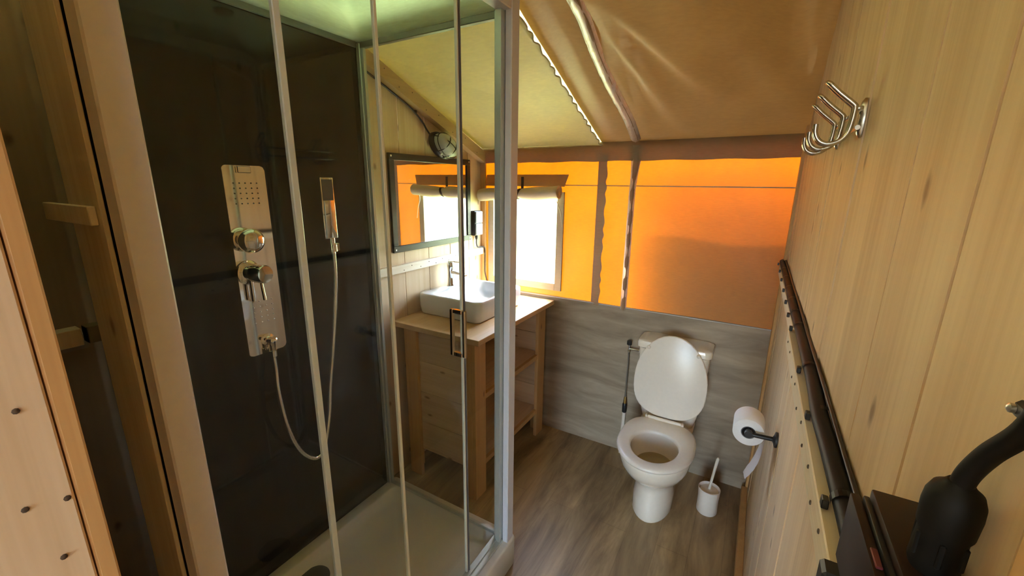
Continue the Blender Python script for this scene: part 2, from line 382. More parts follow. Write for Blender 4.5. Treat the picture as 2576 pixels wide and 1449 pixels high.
# back wall: canvas with the window opening, wainscot below
WX0, WX1, WZ0, WZ1 = -.772, -.300, 1.030, 1.590
bm = B()
xs = [-1.3, WX0, WX1, 3.0]
def wavy(x, z): return YB+.004*math.sin(x*9+z*3)+.003*noise.noise(Vector((x*5, z*4, 1)))
def sheet(bm, x0, x1, z0, z1, nx, nz, f, th=.0012):
    A = [[bm.verts.new((x0+(x1-x0)*i/nx, f(x0+(x1-x0)*i/nx, z0+(z1-z0)*j/nz), z0+(z1-z0)*j/nz)) for j in range(nz+1)] for i in range(nx+1)]
    D = [[bm.verts.new((v.co.x, v.co.y+th, v.co.z)) for v in row] for row in A]
    for i in range(nx):
        for j in range(nz):
            bm.faces.new((A[i][j], A[i+1][j], A[i+1][j+1], A[i][j+1])); bm.faces.new((D[i][j], D[i][j+1], D[i+1][j+1], D[i+1][j]))
sheet(bm, -1.3, WX0, ZW-.04, ZT+.01, 8, 10, wavy); sheet(bm, WX1, 3.0, ZW-.04, ZT+.01, 60, 20, wavy)
sheet(bm, WX0, WX1, ZW-.04, WZ0, 6, 3, wavy); sheet(bm, WX0, WX1, WZ1, ZT+.01, 6, 5, wavy)
wb = struct('wall_back', bm, CAN_ORANGE, smooth=80, label='glowing orange canvas back wall above the grey boarding', cat='wall')
bm = B(); bx(bm, XL, XR+.05, YB-.012, YB+.006, 0, ZW, .001); struct('wainscot_panel', bm, WAINS, wb, label='grey wood-look laminate panel')
bm = B(); bx(bm, XL, XR+.05, YB-.014, YB+.004, ZW+.0005, ZW+.006); struct('wainscot_cap', bm, pm('grey_cap', (.50, .48, .44), .4), wb)
bm = B(); bx(bm, XL, XR+.3, YB-.0075, YB-.0055, ZS-.003, ZS+.003); struct('seam_tape', bm, CAN_BEIGE, wb)
# valance band under the eave
bm = B(); nx = 90; A = []
for i in range(nx+1):
    x = -.9+(1.05+.9)*i/nx
    w1 = .004*math.sin(x*17)+.004*noise.noise(Vector((x*6, 0, 0)))
    A.append([Vector((x, YB-.010, roof(x, YB-.01)-.002)), Vector((x, YB-.030+w1, ZT-.035)), Vector((x, YB-.028+w1, ZB+.03)), Vector((x, YB-.022, ZB+.002*math.sin(x*23)))])
V = [[bm.verts.new(p) for p in a] for a in A]
for i in range(nx):
    for k in range(3): bm.faces.new((V[i][k], V[i+1][k], V[i+1][k+1], V[i][k+1]))
bmesh.ops.solidify(bm, geom=bm.faces[:], thickness=.0015)
struct('valance', bm, CAN_BEIGE, wb, smooth=60, label='brown canvas band under the eave')
# vertical flap with wavy edge, and the pole sleeve
bm = B(); A = []
for k in range(90):
    z = ZW-.01+(ZB+.05-ZW)*k/89; e = .004+.0035*math.sin(z*70+math.sin(z*23)*1.4)+.004*max(0, (z-1.68))*10*.4
    A.append([Vector((-.052, YB-.010, z)), Vector((-.03, YB-.014, z)), Vector((e, YB-.020+.003*math.sin(z*70), z))])
V = [[bm.verts.new(p) for p in a] for a in A]
for i in range(89):
    for k in range(2): bm.faces.new((V[i][k], V[i][k+1], V[i+1][k+1], V[i+1][k]))
bmesh.ops.solidify(bm, geom=bm.faces[:], thickness=.001)
struct('joint_flap', bm, CAN_TAPE, wb, smooth=70, label='brown wavy canvas joint flap')
bm = B(); A = []
for k in range(70):
    z = ZW-.01+(ZB+.09-ZW)*k/69; t = max(0, (z-1.62)/.25); wd = .018+.020*t*t; w1 = .002*math.sin(z*50)
    cx = .150+.012*t
    A.append([Vector((cx-wd, YB-.008, z)), Vector((cx-wd*.5, YB-.024+w1, z)), Vector((cx+wd*.3, YB-.030-w1, z)), Vector((cx+wd*.8, YB-.018, z)), Vector((cx+wd, YB-.006, z))])
V = [[bm.verts.new(p) for p in a] for a in A]
for i in range(69):
    for k in range(4): bm.faces.new((V[i][k], V[i][k+1], V[i+1][k+1], V[i+1][k]))
bmesh.ops.solidify(bm, geom=bm.faces[:], thickness=.001)
struct('pole_sleeve', bm, CAN_BEIGE, wb, smooth=70, label='dark brown canvas pole sleeve')
bm = B(); tube(bm, [(.146+.002*math.sin(z*30), YB-.030, z) for z in [ZW+.3+.50*k/40 for k in range(41)]], .0018, 6)
struct('sleeve_cord', bm, pm('cord', (.75, .66, .48), .5), wb, smooth=70)

# window: taped surround, clear film
bm = B(); t_ = .042
for a in ((WX0-t_, WX0+.003, WZ0-t_, WZ1+.02), (WX1-.003, WX1+t_, WZ0-t_, WZ1+.02), (WX0+.0035, WX1-.0035, WZ0-t_, WZ0+.003)):
    bx(bm, a[0], a[1], YB-.010, YB+.006, a[2], a[3], .001)
win = struct('window_1', bm, CAN_TAPE, label='tent window with beige taped surround and clear film pane', cat='window')
bm = B(); bx(bm, WX0, WX1, YB+.0005, YB+.0015, WZ0, WZ1); struct('pane', bm, FILM, win)

# left wall: upright boards cut to the roof slope, beam and batten
def beam_z(y): return 2.148-.4015*(y-.161)
wl = bpy.data.objects.new('wall_left', None); C.objects.link(wl); wl['kind'] = 'structure'; wl['label'] = 'left wall of upright pine boards behind basin and shower'; wl['category'] = 'wall'
ys = [-4.2, -3.0, -1.235, -1.039, -.843, -.647, -.451, -.255, -.059, .137, .333, .530, .726, .922, 1.062]
for i in range(len(ys)-1):
    a, b = ys[i]+.0022, ys[i+1]-.0022; bm = B(); xo = XL+random.uniform(-.0015, .001)
    prism(bm, [(a, -.04), (b, -.04), (b, roof(XL, b)-.004), (a, roof(XL, a)-.004)], 'x', xo-.02, xo)
    struct('plank', bm, PINE_Z, wl)
bm = B(); bx(bm, XL-.035, XL-.022, -4.2, YB, -.04, 1.87); struct('backing_board', bm, PINE_EDGE, wl)
bm = B(); bx(bm, XL-.02, XL+.035, 1.0655, 1.083, 0, 1.83, .002); struct('trim_1', bm, PINE_EDGE, label='upright pine corner post between left wall and canvas', cat='trim')
bm = B(); pts = [(-1.19, beam_z(-1.19)), (1.058, beam_z(1.058)), (1.058, beam_z(1.058)+.066), (-1.19, beam_z(-1.19)+.066)]
prism(bm, pts, 'x', XL+.001, XL+.045); beam = struct('trim_2', bm, PINE_BEAM, label='sloping pine beam under the canvas roof on the left wall', cat='trim')
bm = B(); prism(bm, [(-1.19, 1.186), (1.062, 1.186), (1.062, 1.228), (-1.19, 1.228)], 'x', XL+.001, XL+.024)
led = struct('trim_3', bm, PINE_PALE, label='horizontal pine batten with screws on the left wall above the basin', cat='trim')
bm = B(); lathe(bm, [(.0028, 0), (.0028, .0012), (.0015, .0018)], 8, aim((0, 0, 0), (1, 0, 0))); scr0 = obj('screw', bm, DARKSCREW, led, smooth=40)
scr0.location = (XL+.024, .30, 1.198)
for k, y in enumerate([.36, .43, .50, .56, .62, .68, .75, .81, .87, .93, 1.0]):
    copy_part(scr0, led, (XL+.024, y, 1.198 if k % 2 else 1.215))
for k, y in enumerate([.22, .31, .40, .50, .60, .72, .84, .96]):
    copy_part(scr0, beam, (XL+.045, y, beam_z(y)+(.018 if k % 2 else .045)))

# right wall
wr = bpy.data.objects.new('wall_right', None); C.objects.link(wr); wr['kind'] = 'structure'; wr['label'] = 'right wall of upright knotty pine boards'; wr['category'] = 'wall'
ys = [-1.70, -1.36, -1.185, -1.01, -.838, -.658, -.484, -.308, -.133, .043, .218, .395, .57, .745, .905, 1.03]
for i in range(len(ys)-1):
    a, b = ys[i]+.0016, ys[i+1]-.0016; bm = B(); xo = XR+random.uniform(-.001, .0015)
    prism(bm, [(a, 0), (b, 0), (b, roof(XR, b)+.0), (a, roof(XR, a)+.0)], 'x', xo, xo+.025)
    struct('plank', bm, PINE_Z, wr)
bm = B(); bx(bm, XR+.026, XR+.034, -1.70, 1.03, 0, 2.2); struct('backing_board', bm, PINE_EDGE, wr)
bm = B(); bx(bm, XR-.012, XR+.05, 1.0315, 1.082, 0, 1.92, .003); struct('trim_4', bm, PINE_EDGE, label='upright pine post in the corner right of the toilet', cat='trim')
bm = B(); bx(bm, XR-.030, XR-.001, -.25, 1.03, 0, .06, .002); struct('trim_5', bm, PINE_EDGE, label='low pine skirting strip along the foot of the right wall', cat='trim')
# battens under the conduit
bm = B(); bx(bm, XR-.026, XR-.0015, -.030, 1.03, 1.252, 1.292, .0015); b1 = struct('trim_6', bm, PINE_PALE, label='far pine batten on the right wall under the black conduit', cat='trim')
bm = B(); bx(bm, XR-.036, XR-.0015, -1.04, -.032, 1.248, 1.290, .0015); b2 = struct('trim_7', bm, PINE_PALE, label='near thicker pine batten with screws on the right wall', cat='trim')
bm = B(); lathe(bm, [(.003, 0), (.003, .0012), (.0016, .0018)], 8, aim((0, 0, 0), (-1, 0, 0))); scr1 = obj('screw', bm, DARKSCREW, b2, smooth=40)
scr1.location = (XR-.036, -.10, 1.275)
for k, y in enumerate([-.18, -.30, -.37, -.45, -.53, -.58, -.66, -.72, -.79, -.85, -.92]):
    copy_part(scr1, b2, (XR-.036, y, 1.262 if k % 2 else 1.276))
# door side of the room: near wall with its jamb
wf = bpy.data.objects.new('wall_front', None); C.objects.link(wf); wf['kind'] = 'structure'; wf['label'] = 'boarded front wall beside the doorway'; wf['category'] = 'wall'
xs = [-.855, -.68, -.505, -.33, -.155, .02, .150]
for i in range(len(xs)-1):
    bm = B(); bx(bm, xs[i]+.001, xs[i+1]-.001, -1.224, -1.203+random.uniform(-.001, .001), 0, 2.62); struct('plank', bm, PINE_ZF, wf)
bm = B(); bx(bm, .150, .219, -1.217, -1.2015, 0, 2.7, .002); struct('jamb_strip', bm, PINE_EDGE, wf, label='orange pine strip along the jamb')
bm = B(); bx(bm, .151, .220, -1.40, -1.2185, 0, 2.7, .002); jb = struct('jamb_board', bm, PINE_Z, wf, label='wide pale jamb board with dark screws')
for (y, z) in ((-1.239, 1.449), (-1.251, 1.352), (-1.237, 1.285), (-1.224, 1.345)):
    c = scr0.copy(); c.data = scr0.data; C.objects.link(c); c.parent = jb; c.matrix_parent_inverse = Matrix(); c.location = (.2202, y, z)
bm = B(); bx(bm, XR-.020, XR-.0015, -1.26, -1.052, 0, 2.6, .002); struct('trim_8', bm, PINE_EDGE, label='pine door trim board at the near end of the right wall', cat='trim')
# rest of the tent behind the doorway
bm = B(); bx(bm, -1.3, -1.298, -4.2, YN, 0, 3.3); bx(bm, 2.998, 3.0, -4.2, YB, 0, 3.5); struct('wall_side', bm, canvas('canvas_side', (.6, .52, .40), (.92, .80, .60), .5), label='canvas side walls of the tent beyond the doorway', cat='wall')
bm = B(); bx(bm, -1.3, .0, -4.2, -4.19, 0, 4.3); bx(bm, 1.3, 3.0, -4.2, -4.19, 0, 4.3); bx(bm, .0, 1.3, -4.2, -4.19, 2.1, 4.3); bx(bm, .0, .45, -4.2, -4.19, 0, 2.1)
struct('wall_entrance', bm, canvas('canvas_entrance', (.6, .52, .40), (.92, .80, .60), .5), label='canvas entrance wall of the tent behind the camera', cat='wall')

bm = B(); bx(bm, -.172, -.0415, -1.080, -1.0735, 0, 2.28, .001); bd_ = struct('trim_9', bm, wood('pine_grey', 'z', (.76, .72, .56), (.52, .46, .30), flat='y'), label='upright board added in place of a dim olive band beside the white near shower post', cat='trim')  # board and blocks added, standing in for a dim olive band
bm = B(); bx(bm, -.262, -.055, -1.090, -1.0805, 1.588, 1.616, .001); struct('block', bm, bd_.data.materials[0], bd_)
bm = B(); bx(bm, -.330, -.300, -1.112, -1.0735, 1.347, 1.380, .001); struct('trim_10', bm, bd_.data.materials[0], label='short pine block added in the dark gap beside the shower', cat='trim')
# unseen timber screen added behind the canvas to shade the lower orange wall
bm = B(); bx(bm, .30, 2.6, 1.26, 1.30, -.12, 1.76); struct('shade_screen', bm, BARK, label='unseen timber screen added outside to shade the lower orange canvas', cat='screen')
# ------------------------------------------------------------------ shower cabin
H = 2.194; HT = .144; SD = .71; SN = -1.072
cab = thing('shower_cabin', 'glass shower cabin with black back panel and white tray and roof', 'shower', (-.35, -.53, 0))
def rrect(cx, cy, hx, hy, r, z, n=5):
    pts = []
    for (sxx, syy, a0) in ((1, 1, 0), (-1, 1, 90), (-1, -1, 180), (1, -1, 270)):
        for k in range(n+1):
            a = R(a0+90*k/n); pts.append((cx+sxx*(hx-r)+r*math.cos(a), cy+syy*(hy-r)+r*math.sin(a), z))
    return pts
# tray
bm = B(); cx, cy = (-SD+.033)/2, (SN+.033)/2; hx, hy = (SD+.033)/2, (-SN+.033)/2
rings = [rrect(cx, cy, hx-.004, hy-.004, .02, .002), rrect(cx, cy, hx, hy, .022, .006), rrect(cx, cy, hx, hy, .022, HT-.010), rrect(cx, cy, hx-.003, hy-.003, .02, HT-.002), rrect(cx, cy, hx-.008, hy-.008, .018, HT),
         rrect(cx, cy, hx-.050, hy-.050, .03, HT), rrect(cx, cy, hx-.058, hy-.058, .035, HT-.004), rrect(cx, cy, hx-.072, hy-.072, .04, HT-.030), rrect(cx, cy, hx-.10, hy-.10, .05, HT-.040), rrect(cx, cy, .04, .04, .03, HT-.044)]
loft(bm, rings); tray = obj('tray', bm, ACRYL, cab, smooth=50)
bm = B(); lathe(bm, [(.062, 0), (.062, .004), (.055, .008), (.02, .010), (.001, .010)], 32, Matrix.Translation((-.575, -.545, HT-.043)))
obj('drain_cover', bm, pm('drain_grey', (.10, .10, .085), .35, .3), tray, smooth=40)
bm = B(); bx(bm, -SD-.014, -SD, SN+.004, -.002, HT-.02, H+.02, .001); obj('back_panel', bm, BLACKGLASS, cab)['label'] = 'glossy black back panel'
bm = B(); bx(bm, -SD+.001, -.041, SN+.002, SN+.009, HT-.01, H+.02, .001); obj('side_panel', bm, BLACKGLASS, cab)['label'] = 'glossy dark side panel'
# profiles
bm = B(); bx(bm, -.040, .003, SN, SN+.046, HT-.002, H+.08, .003); obj('near_post', bm, WHITEPROF, cab)
bm = B(); bx(bm, -.002, .024, -.030, .020, HT-.002, H+.10, .003); cp = obj('corner_post', bm, WHITEPROF, cab)
bm = B(); bx(bm, -.030, -.003, -.047, .004, HT-.002, H, .002); bx(bm, -.022, -.001, -.055, -.0465, HT, H, .001); bx(bm, -.040, -.0305, -.034, -.004, HT, H, .001); obj('inner_profile', bm, ALU, cp)
bm = B(); bx(bm, -SD+.001, -SD+.022, -.026, -.003, HT, H, .002); bx(bm, -SD+.0225, -SD+.036, -.020, -.006, HT, H, .001); obj('wall_profile', bm, ALU, cab)
# top frame and bottom rails
bm = B(); bx(bm, -.026, .0235, SN+.047, -.031, H-.006, H+.10, .003); obj('front_header', bm, WHITEPROF, cab)
bm = B(); bx(bm, -SD+.001, -.031, -.0225, -.002, H-.018, H+.004, .002); obj('end_header', bm, pm('grey_rail', (.22, .21, .18), .4, .3), cab)
bm = B(); bx(bm, -SD+.0005, -SD+.010, SN+.01, -.0275, H-.016, H+.012, .002); obj('back_header', bm, DOME, cab)
bm = B(); bx(bm, -.045, .004, SN+.047, -.031, HT+.0005, HT+.012, .002); bx(bm, -.022, -.016, SN+.047, -.031, HT+.0125, HT+.020); obj('bottom_rail', bm, ALU, cab)
bm = B(); bx(bm, -SD+.037, -.041, -.020, -.006, HT+.0005, HT+.016, .002); obj('end_rail', bm, ALU, cab)
# moulded roof: hollow dome
bm = B(); cx2, cy2 = (-SD+.02)/2, (SN+.0)/2; hx2, hy2 = (SD+.02)/2, -SN/2
rings = [rrect(cx2, cy2, hx2-.002, hy2-.002, .02, H+.005), rrect(cx2, cy2, hx2, hy2, .02, H+.02), rrect(cx2, cy2-.03, hx2-.03, hy2-.05, .03, H+.105), rrect(cx2, cy2-.03, hx2-.30, hy2-.30, .03, H+.112)]
loft(bm, rings, cap0=False)
r1 = rrect(cx2, cy2, hx2-.002, hy2-.002, .02, H+.005)
rings = [r1, rrect(cx2-.003, cy2, hx2-.030, hy2-.018, .012, H+.005), rrect(cx2-.003, cy2, hx2-.036, hy2-.030, .014, H+.018), rrect(cx2-.003, cy2-.028, hx2-.055, hy2-.075, .04, H+.095), rrect(cx2, cy2-.03, hx2-.12, hy2-.14, .05, H+.104)]
loft(bm, rings, cap0=False)
bmesh.ops.remove_doubles(bm, verts=bm.verts[:], dist=.0003)
rf = obj('cabin_roof', bm, DOME, cab, smooth=60)
bm = B(); lathe(bm, [(.034, 0), (.034, -.006), (.026, -.014), (.012, -.018), (.001, -.018)], 24, Matrix.Translation((-.30, -.30, H+.1035))); obj('ceiling_spot', bm, PLASTIC, rf, smooth=40)
# panes
def pane(name, x0, x1, y0, y1, z0, z1, lab=None):
    bm = B(); bx(bm, x0, x1, y0, y1, z0, z1); o = obj(name, bm, GLASS, cab)
    if lab: o['label'] = lab
    return o
pane('end_glass', -SD+.030, -.036, -.0155, -.0105, HT+.012, H-.012, 'fixed end pane')
fx = pane('fixed_glass', -.0215, -.0165, SN+.040, -.560, HT+.020, H-.004, 'fixed front pane')
dr = pane('sliding_door', -.0405, -.0355, -.785, -.232, HT+.016, H-.006, 'sliding glass door')
bm = B(); bx(bm, -.044, -.032, -.789, -.774, HT+.014, H-.008, .002); obj('door_seal', bm, SEAL, dr)
bm = B(); bx(bm, -.042, -.034, -.236, -.230, HT+.014, H-.008, .001); bx(bm, -.036, -.031, -.2295, -.2265, HT+.014, H-.008, .0008); obj('door_edge', bm, pm('grey_seal', (.16, .15, .15), .3), dr)
bm = B(); bx(bm, -.043, -.033, -.2425, -.2365, HT+.014, H-.008, .001); obj('door_seal', bm, SEAL, dr)
bm = B(); bx(bm, -.024, -.014, -.566, -.557, HT+.020, H-.008, .001); obj('glass_seal', bm, SEAL, fx)
bm = B(); hy_ = -.247
for (x0, x1, z0, z1) in ((-.080, -.066, 1.078, 1.245), (-.029, -.015, 1.078, 1.245)): bx(bm, x0, x1, hy_-.007, hy_+.007, z0, z1, .003)
bx(bm, -.066, -.029, hy_-.007, hy_+.007, 1.231, 1.245, .002); bx(bm, -.066, -.029, hy_-.007, hy_+.007, 1.078, 1.092, .002)
obj('door_handle', bm, CHROME, dr)['label'] = 'chrome rectangular handle'

# ------------------------------------------------------------------ shower column, hand shower and hose
col = thing('shower_column', 'mirror-polished steel shower column with round knobs on the black panel', 'shower', (-.70, -.53, 1.38))
bm = B(); X0 = -SD+.001
pts = []; r_ = .014; y0, y1, z0, z1 = -.596, -.462, 1.052, 1.704
for (cy_, cz_, a0) in ((y1-r_, z1-r_, 0), (y0+r_, z1-r_, 90), (y0+r_, z0+r_, 180), (y1-r_, z0+r_, 270)):
    for k in range(6): a = R(a0+18*k); pts.append((cy_+r_*math.cos(a), cz_+r_*math.sin(a)))
prism(bm, pts, 'x', X0, X0+.012); es = [e for e in bm.edges if all(abs(v.co.x-(X0+.012)) < 1e-5 for v in e.verts)]
bmesh.ops.bevel(bm, geom=es, offset=.002, segments=2, affect='EDGES'); pl = obj('plate', bm, pm('polished_steel', (.86, .80, .72), .05, 1.0, var=.001), col, smooth=30)
XF = X0+.012
bm = B(); lathe(bm, [(.0026, 0), (.0022, .0014), (.001, .0018)], 8, aim((0, 0, 0), (1, 0, 0))); nz = obj('nozzle', bm, pm('nozzle_grey', (.12, .11, .09), .5), pl, smooth=60); nz.location = (XF, -.5675, 1.648)
first = True
for i in range(5):
    for j in range(5):
        if first: first = False; continue
        copy_part(nz, pl, (XF, -.5675+j*.0185, 1.648-i*.0165))
bm = B(); lathe(bm, [(.0024, 0), (.002, .002), (.001, .0026)], 8, aim((0, 0, 0), (1, 0, 0))); n2 = obj('spray_jet', bm, CHROME, pl, smooth=60); n2.location = (XF, -.560, 1.245)
for i in range(5):
    for j in range(4):
        if i == 0 and j == 0: continue
        copy_part(n2, pl, (XF, -.560+j*.0215, 1.245-i*.019))
bm = B(); bx(bm, XF, XF+.012, -.555, -.512, 1.680, 1.702, .002); obj('top_cap', bm, CHROME, pl)
bm = B(); lathe(bm, [(.020, 0), (.020, .014), (.034, .016), (.041, .026), (.041, .038), (.036, .047), (.024, .053), (.001, .055)], 36, aim((XF, -.553, 1.462), (1, 0, 0))); obj('diverter_knob', bm, CHROME, col, smooth=50)
bm = B(); lathe(bm, [(.042, 0), (.042, .004), (.034, .010), (.026, .012), (.026, .030), (.031, .032), (.031, .074), (.028, .079), (.001, .080)], 36, aim((XF, -.560, 1.352), (1, .18, 0))); k2 = obj('mixer_knob', bm, CHROME, col, smooth=50)
bm = B(); tube(bm, [(XF+.055, -.552, 1.324), (XF+.056, -.551, 1.30), (XF+.058, -.549, 1.262)], [.005, .0055, .006], 10); obj('lever', bm, CHROME, k2, smooth=50)
bm = B(); tube(bm, [(XF+.018, -.565, 1.33), (XF+.018, -.565, 1.255)], .007, 12); obj('lever', bm, CHROME, k2, smooth=50)
bm = B(); lathe(bm, [(.022, 0), (.022, .004), (.013, .007), (.012, .030)], 24, aim((XF, -.528, 1.100), (1, 0, 0))); lathe(bm, [(.017, .010), (.020, .006), (.020, 0), (.012, -.006), (.010, -.036), (.013, -.038), (.013, -.060), (.008, -.064)], 20, Matrix.Translation((XF+.024, -.528, 1.100))); obj('hose_outlet', bm, CHROME, col, smooth=50)
hs = thing('hand_shower', 'flat chrome hand shower in its holder on the black panel', 'hand shower', (-.69, -.23, 1.44))
bm = B(); bx(bm, -.683, -.671, -.272, -.214, 1.437, 1.672, .003, seg=2); bd = obj('body', bm, CHROME, hs, smooth=40)
bm = B(); bx(bm, -.6705, -.6695, -.266, -.220, 1.585, 1.664, .0004); obj('spray_face', bm, pm('spray_grey', (.06, .055, .05), .4), bd)
bm = B(); lathe(bm, [(.010, .01), (.011, 0), (.009, -.03), (.008, -.05)], 16, Matrix.Translation((-.677, -.238, 1.428))); obj('neck', bm, CHROME, hs, smooth=50)
bm = B(); bx(bm, -.709, -.664, -.230, -.214, 1.385, 1.418, .003); lathe(bm, [(.014, -.014), (.014, .014)], 18, Matrix.Translation((-.677, -.235, 1.398))); obj('holder', bm, CHROME, hs, smooth=40)
bm = B(); hp = smooth_path([(-.674, -.528, 1.045), (-.668, -.530, .99), (-.655, -.538, .90), (-.640, -.530, .76), (-.635, -.495, .64), (-.632, -.440, .575), (-.636, -.395, .60), (-.650, -.350, .72), (-.668, -.318, .84), (-.676, -.285, .98), (-.680, -.258, 1.12), (-.680, -.238, 1.27), (-.677, -.236, 1.385)], 14)
rr = [.0072+.0009*(i % 2) for i in range(len(hp))]
tube(bm, hp, rr, 10); obj('hose', bm, pm('hose_metal', (.70, .66, .58), .22, .9), col, smooth=60)['label'] = 'thin ribbed metal hose'

# ------------------------------------------------------------------ vanity table
van = thing('vanity_table', 'pine washbasin table with two open shelves beside the shower', 'table', (-.56, .64, 0))
CT0, CT1 = .903, .931
bm = B(); bx(bm, XL+.002, -.288, .212, 1.066, CT0, CT1, .002); obj('countertop', bm, wood('pine_counter', 'y', (.72, .50, .26), (.52, .31, .13)), van)
VX = -.330
def leg(xa, ya, dx, dy, z1=CT0):
    """corner leg made of two boards: L section"""
    bm = B(); bx(bm, min(xa, xa+dx*.022), max(xa, xa+dx*.022), min(ya, ya+dy*.095), max(ya, ya+dy*.095), 0, z1-.001, .0015)
    bx(bm, min(xa+dx*.0225, xa+dx*.085), max(xa+dx*.0225, xa+dx*.085), min(ya, ya+dy*.022), max(ya, ya+dy*.022), 0, z1-.001, .0015)
    return bm
for (xa, ya, dx, dy) in ((VX, .240, -1, 1), (VX, 1.030, -1, -1), (-.800, .240, 1, 1), (-.800, 1.030, 1, -1)):
    obj('leg', leg(xa, ya, dx, dy), PINE_EDGE, van)
zs = [.165, .345, .530, .715, .902]
for side in (.263, 1.0065-.018+.001):
    for i in range(4):
        bm = B(); bx(bm, -.777, VX-.0235, side, side+.016, zs[i]+.0016, zs[i+1]-.0016, .0012); obj('side_board', bm, PINE_X, van)
for i in range(4):
    bm = B(); bx(bm, -.796, -.781, .2795, .988, zs[i]+.0016, zs[i+1]-.0016, .0012); obj('back_board', bm, PINE_Y, van)
for z in (.168, .560):
    bm = B(); bx(bm, -.780, VX-.0225, .280, .9875, z+.010, z+.028, .001); sh = obj('shelf', bm, PINE_Y, van)
    bm = B(); bx(bm, VX-.022, VX-.002, .3355, .9345, z, z+.030, .001); obj('shelf_rail', bm, PINE_EDGE, sh)

# basin
bs = thing('washbasin', 'white rectangular ceramic washbasin on the pine table', 'basin', (-.63, .63, CT1))
cx, cy, hx, hy = -.628, .632, .214, .236; ZT_ = 1.050
def rb(dx, dy, r, z, ox=0, oy=0): return rrect(cx+ox, cy+oy, hx+dx, hy+dy, r, z, 6)
bm = B(); rings = [rb(-.014, -.014, .03, CT1+.0005), rb(-.006, -.006, .036, CT1+.010), rb(0, 0, .040, CT1+.05), rb(.001, .001, .042, ZT_-.010), rb(-.001, -.001, .040, ZT_-.003), rb(-.006, -.006, .036, ZT_),
    rb(-.066, -.018, .045, ZT_, .048), rb(-.070, -.022, .046, ZT_-.004, .048), rb(-.080, -.034, .055, ZT_-.05, .048), rb(-.100, -.060, .065, ZT_-.088, .048), rb(-.150, -.130, .06, ZT_-.096, .048), rb(-.20, -.22, .012, ZT_-.097, .048)]
loft(bm, rings); bowl = obj('bowl', bm, BASIN, bs, smooth=50)
bm = B(); lathe(bm, [(.012, 0), (.012, .003), (.008, .004), (.001, .003)], 20, aim((cx-.098, cy, ZT_-.030), (1, 0, .25))); obj('overflow_ring', bm, CHROME, bs, smooth=50)
bm = B(); lathe(bm, [(.022, 0), (.022, .003), (.016, .007), (.001, .008)], 24, Matrix.Translation((cx+.048, cy, ZT_-.0965))); obj('plug', bm, CHROME, bs, smooth=50)
# faucet
fc = thing('faucet', 'chrome single-lever tap on the back rim of the white basin', 'tap', (-.795, .645, ZT_))
fx_, fy_ = -.795, .645
bm = B(); lathe(bm, [(.026, .0005), (.026, .004), (.021, .010), (.018, .05), (.0185, .10), (.021, .112), (.021, .122)], 28, Matrix.Translation((fx_, fy_, ZT_))); obj('body', bm, CHROME, fc, smooth=50)
bm = B(); loft(bm, [[(fx_+a, fy_+s1*.013, ZT_+b+s2*t) for (s1, s2) in ((1, 1), (-1, 1), (-1, -1), (1, -1))] for (a, b, t) in ((.010, .086, .010), (.05, .083, .008), (.10, .077, .0065), (.118, .074, .006))]); bmesh.ops.bevel(bm, geom=bm.edges[:], offset=.002, segments=1, affect='EDGES'); obj('spout', bm, CHROME, fc)
bm = B(); lathe(bm, [(.0205, .1225), (.0205, .140), (.016, .146), (.001, .147)], 24, Matrix.Translation((fx_, fy_, ZT_))); bx(bm, fx_-.014, fx_+.085, fy_-.009, fy_+.009, ZT_+.146, ZT_+.153, .002); obj('lever', bm, CHROME, fc, smooth=40)

# mirror
mi = thing('mirror', 'black-framed rectangular mirror on the pine wall above the basin', 'mirror', (XL, .57, 1.55))
MY0, MY1, MZ0, MZ1 = .243, .925, 1.296, 1.800; mw = .034
bm = B(); bx(bm, XL+.001, XL+.010, MY0+mw-.004, MY1-mw+.004, MZ0+mw-.004, MZ1-mw+.004); obj('mirror_glass', bm, MIRROR, mi)
bm = B()
for (a, b, c, d) in ((MY0, MY1, MZ1-mw, MZ1), (MY0, MY1, MZ0, MZ0+mw), (MY0, MY0+mw, MZ0+mw, MZ1-mw), (MY1-mw, MY1, MZ0+mw, MZ1-mw)): bx(bm, XL+.0015, XL+.018, a, b, c, d, .0015)
fr = obj('frame', bm, FRAMEBLACK, mi)
bm = B(); lathe(bm, [(.005, 0), (.005, .001), (.003, .0022)], 12, aim((0, 0, 0), (1, 0, 0))); s0 = obj('screw', bm, LIGHTSCREW, fr, smooth=50); s0.location = (XL+.018, MY0+.014, MZ1-.014)
for (y, z) in ((MY0+.014, MZ0+.014), (MY1-.014, MZ0+.014), (MY1-.014, MZ1-.014)): copy_part(s0, fr, (XL+.018, y, z))

# bulkhead lamp
lp = thing('bulkhead_lamp', 'black caged bulkhead lamp with ribbed glass above the mirror', 'lamp', (XL+.001, .66, 1.86))
ax = Vector((0, .86, -.51)).normalized(); nx_ = Vector((1, 0, 0)); lc = Vector((XL+.002, .645, 1.862))
M = Matrix((( nx_.x, ax.cross(nx_).x, ax.x, lc.x), (nx_.y, ax.cross(nx_).y, ax.y, lc.y), (nx_.z, ax.cross(nx_).z, ax.z, lc.z), (0, 0, 0, 1)))   # local x = out of wall, z = long axis
def oval(h, a, b, n=28): return [M @ Vector((h, b*math.cos(2*PI*k/n), a*math.sin(2*PI*k/n))) for k in range(n)]
bm = B(); loft(bm, [oval(0, .096, .060), oval(.020, .098, .062), oval(.034, .090, .055), oval(.036, .078, .045)]); obj('base', bm, BLACK, lp, smooth=40)
bm = B(); rings = []
for (h, f_) in ((.030, 1), (.058, .99), (.076, .95), (.088, .84), (.095, .62), (.098, .3), (.0985, .02)): rings.append([M @ Vector((h, .051*f_*math.cos(2*PI*k/56)*(1+.03*(k % 2)), .086*f_*math.sin(2*PI*k/56)*(1+.015*(k % 2)))) for k in range(56)])
loft(bm, rings); obj('glass_dome', bm, LAMPGLASS, lp, smooth=70)
